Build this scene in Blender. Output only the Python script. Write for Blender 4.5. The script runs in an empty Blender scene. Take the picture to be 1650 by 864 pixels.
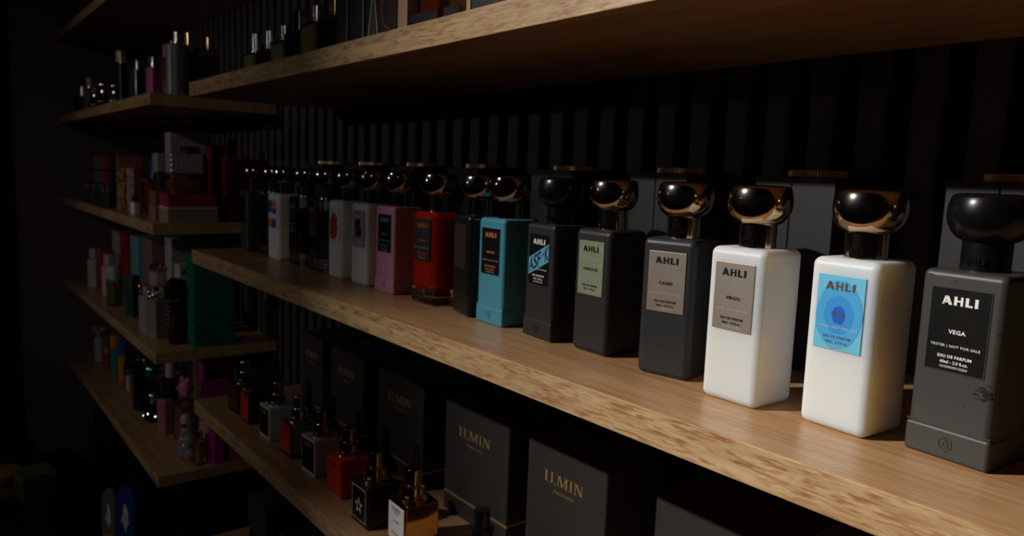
import bpy, bmesh, math, random
from mathutils import Vector, Matrix
random.seed(7)
sc = bpy.context.scene
COL = sc.collection

# ------------------------------------------------------------------ scale
# lengths below are in "u" (1 u = 0.36 m); origin of u is the camera's foot point
K = 0.36
def U(x, y, z):                      # u -> world metres
    return Vector((x*K, (y-1)*K, 1.30 + (z+0.4043)*K))
FLOOR = -0.4043 - 1.30/K

# ------------------------------------------------------------------ camera
cam_d = bpy.data.cameras.new('camera'); cam = bpy.data.objects.new('camera', cam_d); COL.objects.link(cam)
yaw, pit, rol = [math.radians(a) for a in (51.468, 7.079, 2.145)]
fw = Vector((-math.sin(yaw)*math.cos(pit), math.cos(yaw)*math.cos(pit), -math.sin(pit)))
rt = Vector((math.cos(yaw), math.sin(yaw), 0)); up = rt.cross(fw)
r2 = math.cos(rol)*rt + math.sin(rol)*up; u2 = -math.sin(rol)*rt + math.cos(rol)*up
cam.matrix_world = Matrix(((r2.x, u2.x, -fw.x, 0), (r2.y, u2.y, -fw.y, 0), (r2.z, u2.z, -fw.z, 0), (0, 0, 0, 1)))
cam.location = U(0, 0, 0)
cam_d.sensor_width = 36; cam_d.lens = 1202.71/1650*36; cam_d.clip_start = 0.02
cam_d.dof.use_dof = True; cam_d.dof.focus_distance = 0.47; cam_d.dof.aperture_fstop = 13
sc.camera = cam

# ------------------------------------------------------------------ world, lights, exposure
sc.view_settings.view_transform = 'Standard'; sc.view_settings.look = 'None'
sc.view_settings.exposure = 0.0; sc.view_settings.gamma = 1.0; sc.view_settings.use_curve_mapping = False
w = bpy.data.worlds.new('world'); sc.world = w; w.use_nodes = True
w.node_tree.nodes['Background'].inputs[0].default_value = (1.0, 0.86, 0.72, 1)
w.node_tree.nodes['Background'].inputs[1].default_value = 0.002
def spot(name, loc, aim, power, half, blend, radius, col):
    d = bpy.data.lights.new(name, 'SPOT'); o = bpy.data.objects.new(name, d); COL.objects.link(o)
    o.location = U(*loc); d.energy = power; d.spot_size = math.radians(half*2); d.spot_blend = blend
    d.shadow_soft_size = radius; d.color = col
    o.rotation_euler = (U(*aim)-U(*loc)).to_track_quat('-Z', 'Y').to_euler()
    return o
spot('key_spotlight', (-3.65, -2.9, 2.66), (1.6, 1.2, -1.75), 152, 29.5, 1.0, 0.016, (1.0, 0.975, 0.91))
spot('added_narrow_spot', (-3.50, -2.95, 2.66), (0.45, 1.1, -0.65), 74, 13, 1.0, 0.016, (1.0, 0.975, 0.91))  # added lamp beside the key, lifts the right end and steepens the falloff
spot('low_spotlight', (-5.05, -3.84, 0.93), (-4.6, 1.2, -0.45), 8.5, 37, 1.0, 0.02, (1.0, 0.96, 0.90))
spot('cross_spotlight', (1.3, -3.2, 1.9), (-6.0, 1.2, -0.8), 6.5, 21.5, 1.0, 0.025, (1.0, 0.95, 0.88))

# ------------------------------------------------------------------ materials
MATS = {}
def mat(name, col, rough=0.5, metal=0.0, trans=0.0, ior=1.45, coat=0.0, spec=0.5, sss=0.0, bump=None):
    if name in MATS: return MATS[name]
    m = bpy.data.materials.new(name); m.use_nodes = True; nt = m.node_tree
    b = nt.nodes['Principled BSDF']; I = b.inputs
    I['Base Color'].default_value = (*col, 1); I['Metallic'].default_value = metal
    I['Transmission Weight'].default_value = trans; I['IOR'].default_value = ior
    I['Coat Weight'].default_value = coat; I['Specular IOR Level'].default_value = spec
    tc = nt.nodes.new('ShaderNodeTexCoord')
    n = nt.nodes.new('ShaderNodeTexNoise'); n.inputs['Scale'].default_value = 90; n.inputs['Detail'].default_value = 4
    nt.links.new(tc.outputs['Object'], n.inputs['Vector'])
    mr = nt.nodes.new('ShaderNodeMapRange'); mr.inputs[3].default_value = max(0, rough-0.04); mr.inputs[4].default_value = rough+0.05
    if rough < 0.03: mr.inputs[3].default_value = rough; mr.inputs[4].default_value = rough+0.01
    nt.links.new(n.outputs['Fac'], mr.inputs[0]); nt.links.new(mr.outputs[0], I['Roughness'])
    if bump:
        bn = nt.nodes.new('ShaderNodeBump'); bn.inputs['Strength'].default_value = bump[1]; bn.inputs['Distance'].default_value = 0.0004
        n2 = nt.nodes.new('ShaderNodeTexNoise'); n2.inputs['Scale'].default_value = bump[0]
        nt.links.new(tc.outputs['Object'], n2.inputs['Vector']); nt.links.new(n2.outputs['Fac'], bn.inputs['Height'])
        nt.links.new(bn.outputs[0], I['Normal'])
    m.diffuse_color = (*col, 1); MATS[name] = m
    return m
def two_tone(name, c1, c2, scale, lo=0.45, hi=0.55, rough=0.5, detail=3, metal=0.0):
    m = mat(name, c1, rough, metal); nt = m.node_tree; b = nt.nodes['Principled BSDF']
    tc = nt.nodes.new('ShaderNodeTexCoord'); mp = nt.nodes.new('ShaderNodeMapping'); mp.inputs['Scale'].default_value = scale
    n = nt.nodes.new('ShaderNodeTexNoise'); n.inputs['Scale'].default_value = 1; n.inputs['Detail'].default_value = detail
    r = nt.nodes.new('ShaderNodeValToRGB'); r.color_ramp.elements[0].position = lo; r.color_ramp.elements[1].position = hi
    r.color_ramp.elements[0].color = (*c1, 1); r.color_ramp.elements[1].color = (*c2, 1)
    nt.links.new(tc.outputs['Object'], mp.inputs[0]); nt.links.new(mp.outputs[0], n.inputs['Vector'])
    nt.links.new(n.outputs['Fac'], r.inputs[0]); nt.links.new(r.outputs[0], b.inputs['Base Color'])
    return m
def wood(name):
    m = bpy.data.materials.new(name); m.use_nodes = True; nt = m.node_tree; L = nt.links.new
    b = nt.nodes['Principled BSDF']; b.inputs['Coat Weight'].default_value = 0.35; b.inputs['Coat Roughness'].default_value = 0.24
    tc = nt.nodes.new('ShaderNodeTexCoord')
    def noise(scale, detail, dist=0.0, rgh=0.5):
        mp = nt.nodes.new('ShaderNodeMapping'); mp.inputs['Scale'].default_value = scale
        n = nt.nodes.new('ShaderNodeTexNoise'); n.inputs['Scale'].default_value = 1.0; n.inputs['Detail'].default_value = detail
        n.inputs['Distortion'].default_value = dist; n.inputs['Roughness'].default_value = rgh
        L(tc.outputs['Object'], mp.inputs[0]); L(mp.outputs[0], n.inputs['Vector']); return n.outputs['Fac']
    def ramp(fac, p0, c0, p1, c1):
        r = nt.nodes.new('ShaderNodeValToRGB'); e = r.color_ramp.elements
        e[0].position = p0; e[0].color = (*c0, 1); e[1].position = p1; e[1].color = (*c1, 1)
        L(fac, r.inputs[0]); return r.outputs[0]
    def mix(fac, a, c, kind='MIX'):
        x = nt.nodes.new('ShaderNodeMix'); x.data_type = 'RGBA'; x.blend_type = kind
        if isinstance(fac, float): x.inputs[0].default_value = fac
        else: L(fac, x.inputs[0])
        L(a, x.inputs[6]); L(c, x.inputs[7]); return x.outputs[2]
    def math_(op, a, c):
        x = nt.nodes.new('ShaderNodeMath'); x.operation = op
        for i, v in enumerate((a, c)):
            if isinstance(v, float): x.inputs[i].default_value = v
            else: L(v, x.inputs[i])
        return x.outputs[0]
    base = ramp(noise((5, 40, 40), 4, 0.6), 0.3, (0.60, 0.38, 0.185), 0.72, (0.74, 0.52, 0.29))
    # long flecks lying along the board, gathered in clusters
    fl = noise((58, 620, 560), 3, 0.5)
    cl = noise((17, 50, 70), 3, 1.6)
    f = math_('MULTIPLY', ramp(fl, 0.44, (0, 0, 0), 0.60, (1, 1, 1)), ramp(cl, 0.37, (0, 0, 0), 0.56, (1, 1, 1)))
    dark = nt.nodes.new('ShaderNodeRGB'); dark.outputs[0].default_value = (0.36, 0.14, 0.045, 1)
    geo = nt.nodes.new('ShaderNodeNewGeometry'); sep = nt.nodes.new('ShaderNodeSeparateXYZ'); L(geo.outputs['True Normal'], sep.inputs[0])
    side = math_('ABSOLUTE', sep.outputs['Z'], 0.0)
    face = math_('SUBTRACT', 1.0, math_('MULTIPLY', side, 0.72))     # end grain side shows more flecks than the flat
    c = mix(math_('MULTIPLY', f, math_('MULTIPLY', face, 0.85)), base, dark.outputs[0])
    fine = ramp(noise((260, 1500, 1500), 2), 0.35, (0.86, 0.84, 0.82), 0.6, (1, 1, 1))
    c = mix(0.8, c, fine, 'MULTIPLY')
    c = mix(0.75, c, ramp(noise((7, 230, 230), 3, 0.8), 0.38, (0.78, 0.70, 0.62), 0.56, (1, 1, 1)), 'MULTIPLY')
    # the flat underside and top are a redder veneer
    red = nt.nodes.new('ShaderNodeRGB'); red.outputs[0].default_value = (0.93, 0.80, 0.74, 1)
    c = mix(side, c, mix(1.0, c, red.outputs[0], 'MULTIPLY'))
    L(c, b.inputs['Base Color'])
    rr = nt.nodes.new('ShaderNodeMapRange'); rr.inputs[3].default_value = 0.34; rr.inputs[4].default_value = 0.52
    L(fl, rr.inputs[0]); L(rr.outputs[0], b.inputs['Roughness'])
    bn = nt.nodes.new('ShaderNodeBump'); bn.inputs['Strength'].default_value = 0.25; bn.inputs['Distance'].default_value = 0.0003
    L(fl, bn.inputs['Height']); L(bn.outputs[0], b.inputs['Normal'])
    return m
WOOD = wood('oiled_wood')
SLAT = mat('slat_black', (0.055, 0.054, 0.050), 0.55, bump=(300, 0.15))
SLOT = mat('slot_black', (0.012, 0.012, 0.012), 0.8)
GOLD = mat('smoked_gold_metal', (0.56, 0.40, 0.24), 0.09, 1.0)
GUN = mat('smoked_silver_metal', (0.36, 0.33, 0.30), 0.08, 1.0)
for m_ in ('smoked_gold_metal', 'smoked_silver_metal'):
    i_ = MATS[m_].node_tree.nodes['Principled BSDF'].inputs; i_['Coat Weight'].default_value = 0.6; i_['Coat Roughness'].default_value = 0.28
BRASS = mat('brass', (0.80, 0.60, 0.30), 0.42, 0.8)
SILVER = mat('silver', (0.80, 0.80, 0.80), 0.15, 1.0)
GOLDP = mat('polished_gold', (0.78, 0.55, 0.25), 0.12, 1.0)
MBLACK = mat('matte_black', (0.046, 0.043, 0.040), 0.45, bump=(500, 0.1))
DBLACK = mat('soft_black', (0.024, 0.023, 0.022), 0.45, bump=(500, 0.1))
KCAP = mat('satin_black_cap', (0.004, 0.004, 0.004), 0.26, spec=0.4)
SBLACK = mat('satin_black', (0.012, 0.012, 0.012), 0.24)
GBLACK = mat('gloss_black', (0.008, 0.008, 0.009), 0.08)
WHITE = mat('matte_white', (0.80, 0.79, 0.77), 0.45)
wi = WHITE.node_tree.nodes['Principled BSDF'].inputs      # white-coated glass: a little light passes through the amber inside
wi['Subsurface Weight'].default_value = 0.6; wi['Subsurface Radius'].default_value = (1.0, 0.55, 0.2); wi['Subsurface Scale'].default_value = 0.05
PINK = mat('matte_pink', (0.58, 0.25, 0.36), 0.45)
BLUE = mat('matte_blue', (0.08, 0.33, 0.44), 0.42)
REDL = mat('red_lacquer', (0.62, 0.022, 0.012), 0.2, coat=0.5)
GLASS = mat('clear_glass', (0.97, 0.98, 0.97), 0.0, 0, 1.0, 1.47)
LABELK = mat('label_black', (0.004, 0.004, 0.004), 0.4, spec=0.3)
LABELM = mat('label_taupe_metal', (0.40, 0.33, 0.28), 0.42, 0.55)
INKK = mat('ink_black', (0.01, 0.01, 0.01), 0.4)
INKW = mat('ink_white', (0.88, 0.87, 0.85), 0.5)
INKG = mat('ink_grey', (0.50, 0.47, 0.42), 0.5)
INKO = mat('ink_orange', (0.85, 0.22, 0.06), 0.4)
INKB = mat('ink_blue', (0.05, 0.30, 0.55), 0.4)
INKR = mat('ink_red', (0.65, 0.06, 0.03), 0.4)
FOIL = mat('gold_foil', (0.72, 0.47, 0.17), 0.42, 0.45)

# ------------------------------------------------------------------ mesh helpers (u lengths, local coordinates)
def nb(): return bmesh.new()
def rbox(bm, cx, cy, cz, sx, sy, sz, r=0.0, seg=2):
    ret = bmesh.ops.create_cube(bm, size=1.0, matrix=Matrix.Translation((cx, cy, cz)) @ Matrix.Diagonal((sx, sy, sz, 1)))
    if r > 0:
        es = list({e for v in ret['verts'] for e in v.link_edges})
        bmesh.ops.bevel(bm, geom=es, offset=r, segments=seg, affect='EDGES', profile=0.5)
    return bm
def bx(bm, x0, x1, y0, y1, z0, z1, r=0.0, seg=2):
    return rbox(bm, (x0+x1)/2, (y0+y1)/2, (z0+z1)/2, abs(x1-x0), abs(y1-y0), abs(z1-z0), r, seg)
def lathe(bm, prof, cx=0, cy=0, n=32, rib=0.0):
    rings = []
    for (r, z) in prof:
        if r <= 1e-6: rings.append([bm.verts.new((cx, cy, z))]); continue
        rings.append([bm.verts.new((cx+(r-(rib if i % 2 else 0))*math.cos(2*math.pi*i/n), cy+(r-(rib if i % 2 else 0))*math.sin(2*math.pi*i/n), z)) for i in range(n)])
    for a, b in zip(rings, rings[1:]):
        for i in range(n):
            j = (i+1) % n
            if len(a) == 1 and len(b) == 1: continue
            if len(a) == 1: bm.faces.new((a[0], b[j], b[i]))
            elif len(b) == 1: bm.faces.new((a[i], a[j], b[0]))
            else: bm.faces.new((a[i], a[j], b[j], b[i]))
    if len(rings[0]) > 1: bm.faces.new(rings[0])
    if len(rings[-1]) > 1: bm.faces.new(rings[-1])
    return bm
def sphere(bm, cx, cy, cz, rx, ry=None, rz=None, seg=20):
    ry = ry or rx; rz = rz or rx
    bmesh.ops.create_uvsphere(bm, u_segments=seg, v_segments=seg//2, radius=1, matrix=Matrix.Translation((cx, cy, cz)) @ Matrix.Diagonal((rx, ry, rz, 1)))
    return bm
def poly(bm, pts, y, t=0.0006):      # flat shape in x-z facing -y, thickness t
    f = bm.faces.new([bm.verts.new((x, y, z)) for x, z in pts])
    ret = bmesh.ops.extrude_face_region(bm, geom=[f])
    for v in ret['geom']:
        if isinstance(v, bmesh.types.BMVert): v.co.y += t
    return bm
def prism(bm, pts, z0, z1):          # outline in x-y
    f = bm.faces.new([bm.verts.new((x, y, z0)) for x, y in pts])
    ret = bmesh.ops.extrude_face_region(bm, geom=[f])
    for v in ret['geom']:
        if isinstance(v, bmesh.types.BMVert): v.co.z = z1
    return bm
def obj(name, bm, m, parent=None, label=None, smooth=35):
    bmesh.ops.recalc_face_normals(bm, faces=bm.faces)
    me = bpy.data.meshes.new(name)
    for v in bm.verts: v.co *= K
    bm.to_mesh(me); bm.free()
    me.materials.append(m)
    if smooth:
        me.shade_smooth(); me.set_sharp_from_angle(angle=math.radians(smooth))
    o = bpy.data.objects.new(name, me); COL.objects.link(o)
    if smooth and len(me.polygons) > 6:
        wn = o.modifiers.new('weighted_normal', 'WEIGHTED_NORMAL'); wn.keep_sharp = True; wn.weight = 80
    if parent: o.parent = parent
    if label: o['label'] = label
    return o
def tag(o, label, cat, group=None):
    o['label'] = label; o['category'] = cat
    if group: o['group'] = group
    return o
def thing(name, label, cat, x, y, z, rot=0, group=None):
    o = bpy.data.objects.new(name, None); COL.objects.link(o); o.empty_display_size = 0.01
    o.location = U(x, y, z); o.rotation_euler = (0, 0, math.radians(rot))
    return tag(o, label, cat, group)
def struct(name, bm, m, smooth=0):
    o = obj(name, bm, m, None, None, smooth); o['kind'] = 'structure'; o.location = U(0, 0, 0); return o
def place(o, x, y, z, rot=0):
    o.location = U(x, y, z); o.rotation_euler = (0, 0, math.radians(rot)); return o
# lettering ---------------------------------------------------------
_txt = {}
def text_geo(s, bold=True):
    if (s, bold) in _txt: return _txt[(s, bold)]
    c = bpy.data.curves.new('t', 'FONT'); c.body = s; c.size = 1; c.resolution_u = 2
    if bold: c.offset = 0.022
    c.space_character = 1.08
    o = bpy.data.objects.new('t', c); COL.objects.link(o)
    dg = bpy.context.evaluated_depsgraph_get(); me = bpy.data.meshes.new_from_object(o.evaluated_get(dg))
    vs = [tuple(v.co) for v in me.vertices]; fs = [tuple(p.vertices) for p in me.polygons]
    bpy.data.objects.remove(o); bpy.data.curves.remove(c); bpy.data.meshes.remove(me)
    x0 = min(v[0] for v in vs); x1 = max(v[0] for v in vs); y0 = min(v[1] for v in vs); y1 = max(v[1] for v in vs)
    g = ([((v[0]-x0)/(x1-x0), (v[1]-y0)/(y1-y0)) for v in vs], fs); _txt[(s, bold)] = g; return g
def text(bm, s, x0, x1, z0, z1, y, shear=0.0, bold=True):
    vs, fs = text_geo(s, bold); nv = [bm.verts.new((x0+a*(x1-x0), y, z0+b*(z1-z0)+shear*(a*(x1-x0)))) for a, b in vs]
    for f in fs:
        try: bm.faces.new([nv[i] for i in f])
        except ValueError: pass
    return bm
def quad(bm, pts, y):
    bm.faces.new([bm.verts.new((p[0], y, p[1])) for p in pts])
AHLI_G = [  # stencil letters in a box 3.83 wide, 1 high
    [(0.0, 0.0), (0.20, 0.0), (0.62, 1.0), (0.28, 1.0)], [(0.0, 0.0), (0.0, 0.12), (0.30, 0.36), (0.36, 0.20)],
    [(0.28, 1.0), (0.66, 1.0), (1.10, 0.0), (0.74, 0.0)], [(0.25, 0.22), (0.80, 0.22), (0.80, 0.40), (0.30, 0.40)],
    [(1.28, 0), (1.60, 0), (1.60, 1), (1.28, 1)], [(1.98, 0), (2.24, 0), (2.24, 1), (1.98, 1)], [(1.6, 0.42), (1.98, 0.42), (1.98, 0.60), (1.6, 0.60)],
    [(2.50, 0), (2.84, 0), (2.84, 1), (2.50, 1)], [(2.84, 0), (3.28, 0), (3.28, 0.2), (2.84, 0.2)], [(3.49, 0), (3.83, 0), (3.83, 1), (3.49, 1)]]
def ahli(bm, x0, x1, z0, z1, y, t=0.0):
    for p in AHLI_G:
        pts = [(x0+a/3.83*(x1-x0), z0+b*(z1-z0)) for a, b in p]
        if t: poly(bm, pts, y, t)
        else: quad(bm, pts, y)
    return bm
def ilmin(bm, x0, x1, z0, z1, y):
    def vert(a, w=.17): return [[(a, 0), (a+w, 0), (a+w, 1), (a, 1)], [(a-.1, 0), (a+w+.1, 0), (a+w+.1, .06), (a-.1, .06)], [(a-.1, .94), (a+w+.1, .94), (a+w+.1, 1), (a-.1, 1)]]
    g = vert(.1, .2) + vert(.72) + [[(.89, 0), (1.22, 0), (1.28, .30), (1.20, .07), (.89, .07)]]
    g += vert(1.45, .08) + vert(2.25) + [[(1.45, 1), (1.68, 1), (1.98, .08), (1.86, .0)], [(1.86, 0), (1.96, 0), (2.34, 1), (2.25, 1)]]
    g += vert(2.72) + vert(3.2, .08) + [[(3.2, 1), (3.42, 1), (4.0, .0), (3.8, 0)]] + vert(3.86, .08)
    for p in g: quad(bm, [(x0+a/4.05*(x1-x0), z0+b*(z1-z0)) for a, b in p], y)
    return bm

# ------------------------------------------------------------------ the setting
XL = -7.75; XR = 2.2; YB = 1.70
b = nb(); bx(b, -14, 8, -9, 3.4, FLOOR-0.1, FLOOR); struct('floor', b, two_tone('floor_dark', (0.02, 0.018, 0.016), (0.035, 0.03, 0.026), (3, 20, 3), rough=0.4))
b = nb(); bx(b, -14, 8, -9, 3.4, 3.6, 3.7); struct('ceiling', b, mat('ceiling_dark', (0.02, 0.02, 0.02), 0.8))
b = nb(); bx(b, XL, XR+3, YB+0.045, YB+0.25, FLOOR, 3.6)                   # slatted wall: backing and its slats
struct('wall_back', b, SLOT)
b = nb()
k = -60
while True:
    x1 = -0.938 + 0.119*k
    k += 1
    if x1 < XL+0.1: continue
    if x1 > XR: break
    bx(b, x1-0.066, x1, YB, YB+0.05, FLOOR+0.02, 3.55, 0.004, 1)
struct('trim_1', b, SLAT)
b = nb(); bx(b, XL-0.25, XL, 0.66, YB+0.25, FLOOR, 3.6); struct('wall_left', b, mat('painted_brown_grey', (0.16, 0.13, 0.105), 0.7, bump=(60, 0.2)))
b = nb(); bx(b, -14.2, -14, -9, 3.4, FLOOR, 3.6); struct('wall_far', b, mat('far_wall_dark', (0.03, 0.03, 0.03), 0.8))

# ------------------------------------------------------------------ shelves
def shelf(x0, x1, ztop, ybk, label, grp, th=0.066):
    b = nb(); bx(b, x0, x1, 1.0, ybk, -th, 0, 0.0035, 2)
    o = obj('shelf', b, WOOD, None); o.location = U(0, 0, ztop); return tag(o, label, 'shelf', grp)
G1, G2 = 'long wooden shelves on the slatted wall', 'short wooden shelves at the far end'
shelf(-3.70, XR, 1.15, YB, 'long wooden shelf above the row of clear bottles', G1)
ZU, ZM, ZL, ZB = 0.3705, -0.4043, -1.14, -1.86
shelf(-3.70, XR, ZU, YB, 'long wooden shelf overhead with clear bottles and black boxes on it', G1)
shelf(-3.70, XR, ZM, YB, 'sunlit wooden shelf carrying the long row of round-capped perfume bottles', G1)
shelf(-3.70, XR, ZL, YB, 'dim lower wooden shelf carrying black gift boxes and square sprayer bottles', G1)
shelf(-3.70, XR, ZB, YB, 'bottom wooden shelf below the black gift boxes', G1)
S5, S1, S2, S3, S4 = 1.085, 0.373, -0.336, -1.07, -1.80
shelf(XL, -4.45, S5, YB, 'topmost dark short shelf at upper left', G2)
shelf(XL, -4.45, S1, YB, 'short wooden shelf with dark bottles and the grey cylinder', G2)
shelf(XL, -4.45, S2, YB, 'short wooden shelf with pink and red boxes', G2)
shelf(XL, -4.45, S3, YB, 'short wooden shelf with the green box and white bottles', G2)
shelf(XL, -4.45, S4, YB, 'short wooden shelf with pink bottles and teal tub bottle, lowest on the left', G2)

# ------------------------------------------------------------------ AHLI style bottles on the middle shelf
CAPP = [(0.0, 0.3315), (0.034, 0.3315), (0.0425, 0.336), (0.0505, 0.345), (0.0560, 0.356), (0.0582, 0.368), (0.0580, 0.378), (0.0565, 0.388), (0.0540, 0.396),
        (0.0515, 0.4000), (0.0480, 0.4020), (0.035, 0.4034), (0.0, 0.4040)]
def hexpts(cx, cz, r, sx=1.0):
    return [(cx+sx*r*math.cos(math.radians(90+60*i)), cz+r*math.sin(math.radians(90+60*i))) for i in range(6)]
def emblem(parent, y, m, m2):
    b = nb(); o_, i_ = hexpts(0, .0255, .0125, .92), hexpts(0, .0255, .0102, .92)
    for i in range(6):
        j = (i+1) % 6; poly(b, [o_[i], o_[j], i_[j], i_[i]], y-.0010, .0012)
    poly(b, [(-.0062, .0195), (-.0038, .0195), (.0012, .0335), (-.001, .0335)], y-.001, .0012)
    poly(b, [(-.001, .0335), (.0022, .0335), (.0068, .0195), (.0036, .0195)], y-.001, .0012)
    poly(b, [(-.004, .0185), (.001, .0185), (.0035, .0245), (-.0005, .0245)], y-.001, .0012)
    return obj('emblem', b, m, parent)
W, D = 0.122, 0.118
def ahli_bottle(x, y, rot, label, body, cap, neck, style, lab, name_txt, ink, ink2, raised=True, group='round-capped perfume bottles on the middle shelf', code=True, top_glass=None):
    """style: plain | grooved | glass"""
    t = thing('perfume_bottle', label, 'perfume bottle', x, y + D/2, ZM, rot, group)
    yf = -D/2
    if style == 'plain':
        b = nb(); rbox(b, 0, 0, 0.1443, W, D, 0.2886, 0.0145, 6); obj('body', b, body, t)
    elif style == 'grooved':
        b = nb(); rbox(b, 0, 0, 0.1595, W, D, 0.257, 0.011, 5); rbox(b, 0, 0, 0.0240, W+.0035, D+.0035, 0.048, 0.0060, 4)
        rbox(b, 0, 0, 0.0500, W+.0012, D+.0012, 0.0022, 0.0006, 1); obj('body', b, body, t); emblem(t, yf-.0018, body, ink)
    else:
        b = nb(); rbox(b, 0, 0, 0.1425, W, D, 0.285, 0.010, 4); obj('glass', b, GLASS, t)
        z0 = 0.045
        if style == 'lacquer':
            b = nb(); rbox(b, 0, 0, 0.163, W-.010, D-.010, 0.236, 0.018, 5); obj('lacquer_core', b, body, t)
        else:
            b = nb(); rbox(b, 0, 0, 0.145, W-.030, D-.030, 0.19, 0.010, 3); obj('perfume', b, body, t)
    b = nb(); lathe(b, [(0.0, 0.284), (0.0345, 0.284), (0.0345, 0.2875), (0.0335, 0.289), (0.0335, 0.334), (0, 0.334)], n=40)
    nk = obj('neck', b, neck, t)
    bt = nb(); ahli(bt, -0.014, 0.014, 0.298, 0.307, -0.0345, 0.0008); obj('engraving', bt, neck, nk)
    b = nb(); lathe(b, CAPP, n=64); obj('cap', b, cap, t, smooth=60)
    # label plate
    lw, z0, z1 = 0.0425, 0.1365, 0.2615
    th = 0.0028 if raised else 0.0010
    if lab is not None:
        if raised:
            b = nb(); rbox(b, 0, yf-th/2+.0004, (z0+z1)/2, lw*2, th, z1-z0, 0.0011, 2); pl = obj('label_plate', b, lab, t)
        else:
            b = nb(); rbox(b, 0, yf-.0004, (z0+z1)/2, lw*2+.003, .0018, z1-z0+.003, 0.0006, 1); fr = obj('label_frame', b, body, t)
            b = nb(); rbox(b, 0, yf-.0008, (z0+z1)/2, lw*2, .0016, z1-z0, 0.0004, 1); pl = obj('label_plate', b, lab, t)
            th = 0.0016
        yt = yf-th-.0003
        if name_txt is not None:
            b = nb(); ahli(b, -.0258, .0252, .2368, .2500, yt, 0.0003)
            text(b, name_txt, -len(name_txt)*.0031, len(name_txt)*.0031, .1935, .2000, yt)
            text(b, 'EAU DE PARFUM', -.0245, .0245, .1565, .1612, yt); text(b, '60ml - 2.0 fl.oz.', -.0200, .0200, .1482, .1530, yt)
            obj('lettering', b, ink, pl, smooth=0)
            b = nb(); text(b, 'TESTER | NOT FOR SALE', -.0365, .0350, .1718, .1768, yt, bold=False)
            text(b, 'LRI/250824051220224', -.0200, .0200, .1415, .1450, yt, bold=False)
            obj('small_print', b, ink2, pl, smooth=0)
    else: pl, yt = None, yf-.0004
    return t, pl, yt

R = {}
R['A'] = ahli_bottle(-3.563, 1.2, -4, 'black perfume bottle at the far left end of the long row', MBLACK, GUN, GUN, 'plain', LABELK, None, INKG, INKG, False)
B1, _, _ = ahli_bottle(-3.375, 1.22, -3, 'clear glass perfume bottle between the leftmost black one and a white one', mat('dark_perfume', (0.03, 0.022, 0.012), 0.1), GUN, GUN, 'glass', LABELK, None, INKG, INKG, False)
R['C'] = ahli_bottle(-3.186, 1.2, 1.5, 'white perfume bottle with an orange and blue patterned label', WHITE, GUN, GUN, 'plain', mat('label_pale', (0.70, 0.68, 0.66), 0.5), None, INKB, INKG)
R['D'] = ahli_bottle(-2.959, 1.2, -4.5, 'clear glass perfume bottle with a dark blue label', mat('dark_perfume', (0.03, 0.022, 0.012), 0.1), GUN, GUN, 'glass', mat('label_navy', (0.012, 0.02, 0.04), 0.3), 'LYRA', INKB, INKG)
R['E'] = ahli_bottle(-2.758, 1.2, -5, 'clear glass perfume bottle with a brown label', mat('dark_perfume', (0.03, 0.022, 0.012), 0.1), GUN, GUN, 'glass', mat('label_brown', (0.05, 0.025, 0.018), 0.3), 'LYRA', INKR, INKG)
R['F'] = ahli_bottle(-2.566, 1.2, -1, 'white perfume bottle with a red splash on its label', WHITE, GUN, GUN, 'plain', mat('label_pale', (0.70, 0.68, 0.66), 0.5), None, INKR, INKG)
R['G'] = ahli_bottle(-2.374, 1.2, 1.25, 'white perfume bottle with a lilac, teal and navy label', WHITE, GUN, GUN, 'plain', mat('label_teal_grey', (0.16, 0.26, 0.28), 0.5), None, INKW, INKW)
R['H'] = ahli_bottle(-2.19, 1.2, 1.5, 'pink perfume bottle with a grooved base', PINK, GUN, GUN, 'grooved', LABELK, 'ORION', INKB, INKG, False)
R['I'] = ahli_bottle(-1.953, 1.2, 2, 'red lacquered perfume bottle on a thick clear glass foot', REDL, GUN, GUN, 'lacquer', mat('label_charcoal', (0.025, 0.025, 0.024), 0.35), 'AURIGA', INKR, INKG)
R['J'] = ahli_bottle(-1.742, 1.205, -12, 'black perfume bottle with a mirror-like copper label, between red and blue ones', SBLACK, GUN, GUN, 'plain', mat('copper_mirror', (0.20, 0.12, 0.10), 0.25, 0.8), None, INKK, INKK)
R['K'] = ahli_bottle(-1.599, 1.2, -2, 'light blue perfume bottle with a grooved base', BLUE, mat('smoked_bronze_metal', (0.44, 0.36, 0.28), 0.08, 1.0), mat('smoked_bronze_metal', (0, 0, 0)), 'grooved', LABELK, 'CORVUS', INKO, INKG, False)
R['L'] = ahli_bottle(-1.394, 1.2, -6, 'matte black perfume bottle with a slanted light blue sticker', DBLACK, KCAP, KCAP, 'grooved', LABELK, 'LUPUS', INKW, INKW, False)
R['M'] = ahli_bottle(-1.218, 1.205, -3, 'black perfume bottle with a gold cap and a pale green label', DBLACK, GOLD, GOLD, 'plain', two_tone('label_green', (0.32, 0.36, 0.24), (0.42, 0.45, 0.33), (900, 900, 220), 0.52, 0.60, 0.4, 6, 0.35), 'OVERDOSE', INKK, mat('ink_dim', (0.50, 0.45, 0.38), 0.5))
R['N'] = ahli_bottle(-0.998, 1.19, 11, 'black perfume bottle with a gold cap and a taupe metal label', mat('blue_black', (0.028, 0.029, 0.029), 0.42, bump=(500, 0.1)), GOLD, GOLD, 'plain', LABELM, 'CANES', INKK, mat('ink_pale', (0.62, 0.56, 0.50), 0.5))
R['O'] = ahli_bottle(-0.800, 1.158, -1.5, 'white perfume bottle with a gold cap and a taupe metal label', WHITE, GOLD, GOLD, 'plain', LABELM, 'VIRGO', INKK, MATS['ink_pale'])
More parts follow.
